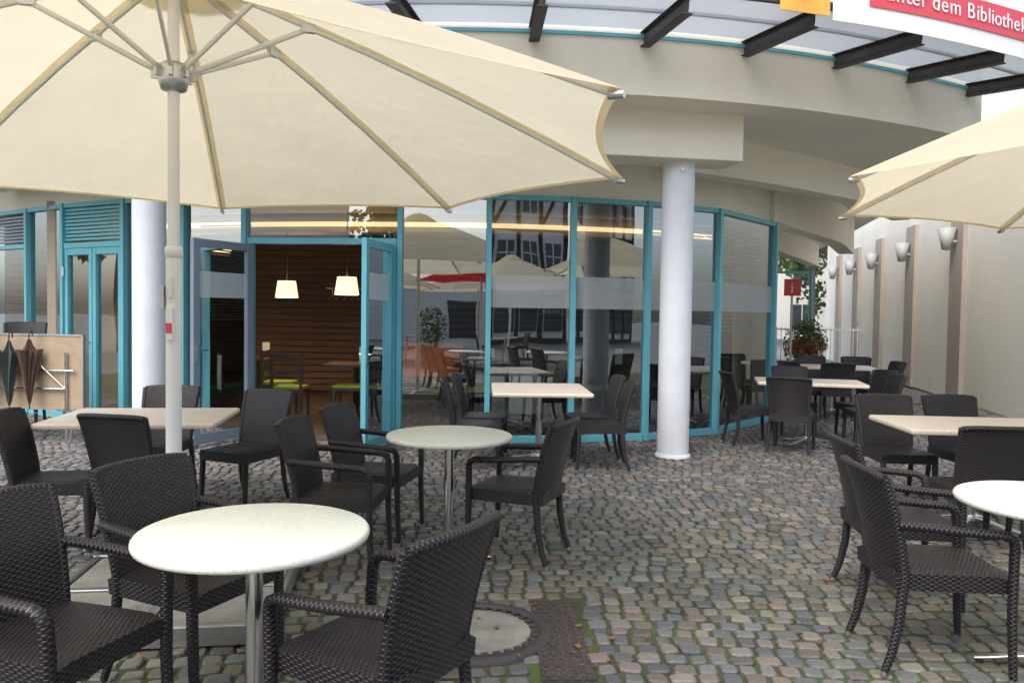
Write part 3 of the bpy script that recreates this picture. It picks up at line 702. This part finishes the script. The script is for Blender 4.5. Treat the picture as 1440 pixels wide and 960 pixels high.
# ------------------------------------------------------------------ folded table with hanging umbrellas
ft=MB()
ft.box((0,0,.78),(1.35,.03,.80),'tan'); ft.box((0,-.0,1.185),(1.37,.045,.02),'alu'); ft.box((0,0,.375),(1.37,.045,.02),'alu'); ft.box((.68,0,.78),(.02,.045,.82),'alu')
for x in(-.5,.5): ft.cyl((x,-.04,0),(x,-.04,1.0),.014,.014,'chrome'); ft.cyl((x,.04,0),(x,.04,.9),.014,.014,'chrome')
ft.cyl((-.5,-.05,.6),(.5,-.05,.6),.012,.012,'chrome'); ft.cyl((.1,-.05,.95),(.5,-.05,.6),.012,.012,'chrome'); ft.cyl((.22,-.05,.8),(.6,-.05,.8),.012,.012,'chrome')
ft.obj('folded_table',None,(-5.35,8.75,0),math.radians(-6))
def brolly(x,y,z,mat,seed):
    rr=random.Random(seed)
    b=MB(); n=20; prof=[(.012,.0),(.025,.06),(.045,.2),(.07,.36),(.10,.50),(.115,.56),(.06,.58),(.03,.64),(.015,.70)]
    vs=[];jt=[rr.uniform(.75,1.2) if i%2 else rr.uniform(.4,.65) for i in range(n)]
    for r,zz in prof:
        for i in range(n):
            a=2*math.pi*i/n+zz*.9; k=r*jt[i]; vs.append((k*math.cos(a),k*math.sin(a),zz+ (.03*jt[i] if .5<zz<.57 else 0)))
    b.add(vs,[(j*n+i,j*n+(i+1)%n,(j+1)*n+(i+1)%n,(j+1)*n+i) for j in range(len(prof)-1) for i in range(n)],mat)
    b.cyl((0,0,-.06),(0,0,.76),.006,.006,'black',8)
    pts=[(.03*(1-math.cos(t)),0,.76+.03*math.sin(t)) for t in[math.pi*k/6 for k in range(7)]]
    b.sweep([(0,0,.72)]+pts+[(.06,0,.73)],.014,.014,'darkwood'); b.obj('closed_umbrella',None,(x,y,z),.5*math.pi)
brolly(-5.45,8.62,.42,'ugreen',1); brolly(-5.22,8.60,.44,'ubrown',2); brolly(-5.68,8.66,.42,'ugreen',3)
for k in range(3): place(sidech,'wicker_chair',(-5.9,9.55,.006+.22*k),math.radians(-70))
# ------------------------------------------------------------------ background beyond the arcade
def tree(name,x,y,h,r,seed=1,nl=5000,trunk=.2):
    rr=random.Random(seed); b=MB(); b.cyl((0,0,-.05),(0,0,h*.5),trunk,trunk*.6,'bark',10)
    cl=[]
    for i in range(9):
        a=rr.uniform(0,6.28); e=rr.uniform(.3,1); L_=r*rr.uniform(.5,.9)
        p=Vector((math.cos(a)*L_,math.sin(a)*L_,h*.5+e*h*.42)); b.cyl((0,0,h*.38+.1*i/9*h),p,trunk*.4,.03,'bark',6)
        for k in range(4): cl.append((p+Vector([rr.gauss(0,r*.25) for _ in range(3)]),r*rr.uniform(.18,.36)))
    vs=[];fs=[]
    for i in range(nl):
        c,cr=rr.choice(cl); d=Vector([rr.gauss(0,1) for _ in range(3)]).normalized()*cr*rr.random()**.4; p=c+d
        u=Vector([rr.gauss(0,1) for _ in range(3)]).normalized(); w_=u.cross(Vector([rr.gauss(0,1) for _ in range(3)])).normalized(); s=r*.035*rr.uniform(.6,1.3)
        o=len(vs); vs+=[p+u*s*1.4,p+w_*s,p-u*s*1.4,p-w_*s]; fs.append((o,o+1,o+2,o+3))
    b.add(vs,fs,'foliage'); b.obj(name,None,(x,y,0))
tree('linden_tree',15,40,9,3.6,1); tree('linden_tree',19,46,10,4,2); tree('linden_tree',13.0,44,8,3,3)
tree('linden_tree',-12,-18,10,4,4); tree('linden_tree',9,-24,11,4,5); tree('linden_tree',-24,8,9,4,6)
def bush(name,x,y,flower=True,h=1.5,seed=3):
    rr=random.Random(seed); b=MB(); b.lathe([(0,0),(.26,0),(.34,.45),(.36,.5),(.31,.5),(.3,.42),(0,.42)],'pot',n=24)
    for mt,nn,zc_,rz_,sz in (('foliage',900,h*.62,h*.36,.035),)+((('flower',260,.85,.22,.028),) if flower else ()):
        vs=[];fs=[]
        for i in range(nn):
            d=Vector([rr.gauss(0,1) for _ in range(3)]).normalized()*rr.random()**.35; p=Vector((d.x*.42,d.y*.42,zc_+d.z*rz_))
            u=Vector([rr.gauss(0,1) for _ in range(3)]).normalized()*sz; w_=u.cross(Vector([rr.gauss(0,1) for _ in range(3)])).normalized()*sz*.7
            o=len(vs); vs+=[p+u,p+w_,p-u,p-w_]; fs.append((o,o+1,o+2,o+3))
        b.add(vs,fs,mt)
    b.obj(name,None,(x,y,0))
bush('flower_planter',6.15,16.8); bush('flower_planter',6.9,18.5,seed=5); bush('potted_shrub',1.9,-3.5,False,1.8,7); bush('potted_shrub',-2.2,-3.4,False,1.7,8)
g=MB()
for i in range(40): g.box((i*.13,0,.62),(.02,.02,1.2),'white')
g.box((2.5,0,1.15),(5.2,.04,.04),'white'); g.box((2.5,0,.15),(5.2,.04,.04),'white'); g.obj('railing_fence',None,(6.6,23,0))
g=MB(); g.cyl((0,0,0),(0,0,2.7),.05,.05,'teal'); g.cyl((-.95,0,0),(-.95,0,2.7),.05,.05,'teal'); g.box((-.47,0,2.65),(.9,.06,.06),'teal'); g.obj('teal_gate_frame',None,(7.7,20.6,0))
sg=empty('information_sign',(5.68,16.2,0)); g=MB(); g.cyl((0,.03,0),(0,.03,2.3),.025,.025,'alu'); g.box((0,0,2.1),(.34,.02,.34),'red'); g.obj('panel',sg); text('i',(-.05,-.014,1.99),(math.pi/2,0,0),.32,'banner',sg,'letter_i')
hs=MB(); hs.box((0,0,3),(22,8,6),'cream2')
for i in range(6):
    for z in(1.6,4.4): hs.box((-9+i*3.4,-4.01,z),(1.3,.06,1.5),'win'); hs.box((-9+i*3.4,-4.03,z),(.06,.06,1.5),'plaster')
hs.add([(-11.3,-4.4,6),(11.3,-4.4,6),(11.3,4.4,6),(-11.3,4.4,6),(-11.3,0,9),(11.3,0,9)],[(0,1,5,4),(2,3,4,5),(0,4,3),(1,2,5)],'rooft'); hs.obj('town_house',None,(15,58,0))
# ------------------------------------------------------------------ square behind the camera (seen mirrored in the glazing)
def timber_house(x,y,w_,h,rz,seed):
    b=MB(); rr=random.Random(seed); b.box((0,0,h/2),(w_,7,h),'plaster')
    f=-3.53
    nb=int(w_/1.2)
    for z in(.1,2.9,5.6,h-.1): b.box((0,f,z),(w_,.1,.24),'timber')
    for i in range(nb+1): b.box((-w_/2+i*w_/nb,f,h/2),(.2,.08,h),'timber')
    for i in range(nb):
        xc=-w_/2+(i+.5)*w_/nb
        for z0 in(2.9,5.6):
            if rr.random()<.55: b.box((xc,f-.02,z0+1.45),(.75,.1,1.3),'win'); b.box((xc,f-.05,z0+1.45),(.06,.1,1.3),'plaster'); b.box((xc,f-.05,z0+1.5),(.75,.1,.06),'plaster')
            else: b.box((xc,f,z0+1.35),(.16,.07,2.7),'timber',0,Matrix.Rotation(rr.choice((-1,1))*.42,3,'Y'))
        b.box((xc,f-.02,1.5),(.9,.1,1.9),'win')
    rh=h+4
    b.add([(-w_/2-.4,-4.1,h-.1),(w_/2+.4,-4.1,h-.1),(w_/2+.4,4.1,h-.1),(-w_/2-.4,4.1,h-.1),(-w_/2-.4,0,rh),(w_/2+.4,0,rh)],[(0,1,5,4),(2,3,4,5),(0,4,3),(1,2,5)],'rooft')
    b.obj('half_timbered_house',None,(x,y,0),rz)
timber_house(5.5,-23,10,8.4,math.pi,1); timber_house(20,-20,11,8.2,math.pi-.4,2); timber_house(-22,-20,12,8,math.pi+.5,3)
g=MB(); g.box((0,0,1.3),(9,2.2,2.6),'plaster'); g.box((0,0,2.68),(9.3,2.5,.12),'greyfr'); g.box((-2,1.12,1.2),(1.4,.05,1.6),'win'); g.box((2,1.12,1.2),(1.4,.05,1.6),'win'); g.obj('white_kiosk',None,(-4,-16,0))
for x,y,a in((-3.9,-5.8,0),(-2.6,-6.6,180),(3.0,-5,20),(-.9,-7.9,0),(4.3,-5.6,180)): chair('s',x,y,a)
for x,y in((-3.2,-5.9),(3.6,-4.8)): place(rt,'round_table',(x,y,.006))
# ------------------------------------------------------------------ world, light, camera
wo=D.worlds.new('World'); scene.world=wo; wo.use_nodes=True; nt=wo.node_tree
bg=nt.nodes['Background']; sky=nt.nodes.new('ShaderNodeTexSky'); sky.sky_type='NISHITA'; sky.sun_disc=False
az=math.radians(212); el=math.radians(52)
sky.sun_elevation=el; sky.sun_rotation=az; sky.air_density=1.0; sky.dust_density=3.5; sky.ozone_density=1.8
hs_=nt.nodes.new('ShaderNodeHueSaturation'); hs_.inputs['Saturation'].default_value=.68; hs_.inputs['Value'].default_value=2.3
nt.links.new(sky.outputs[0],hs_.inputs['Color']); nt.links.new(hs_.outputs[0],bg.inputs[0]); bg.inputs[1].default_value=.15
sl=D.lights.new('sun','SUN'); sl.energy=1.1; sl.angle=math.radians(45); sl.color=(1,.985,.96)
so=D.objects.new('sun',sl); scene.collection.objects.link(so)
dv=Vector((math.sin(az)*math.cos(el),math.cos(az)*math.cos(el),math.sin(el)))
so.rotation_euler=dv.to_track_quat('Z','Y').to_euler()
cam=D.cameras.new('camera'); co=D.objects.new('camera',cam); scene.collection.objects.link(co); scene.camera=co
cam.lens=28; cam.sensor_width=36; cam.clip_end=500; cam.clip_start=.05
R=Matrix.Rotation(math.radians(90-2.05),4,'X')@Matrix.Rotation(math.radians(.85),4,'Z')
co.matrix_world=Matrix.Translation((0,0,1.5))@R
scene.view_settings.view_transform='Standard'; scene.view_settings.look='None'; scene.view_settings.exposure=0
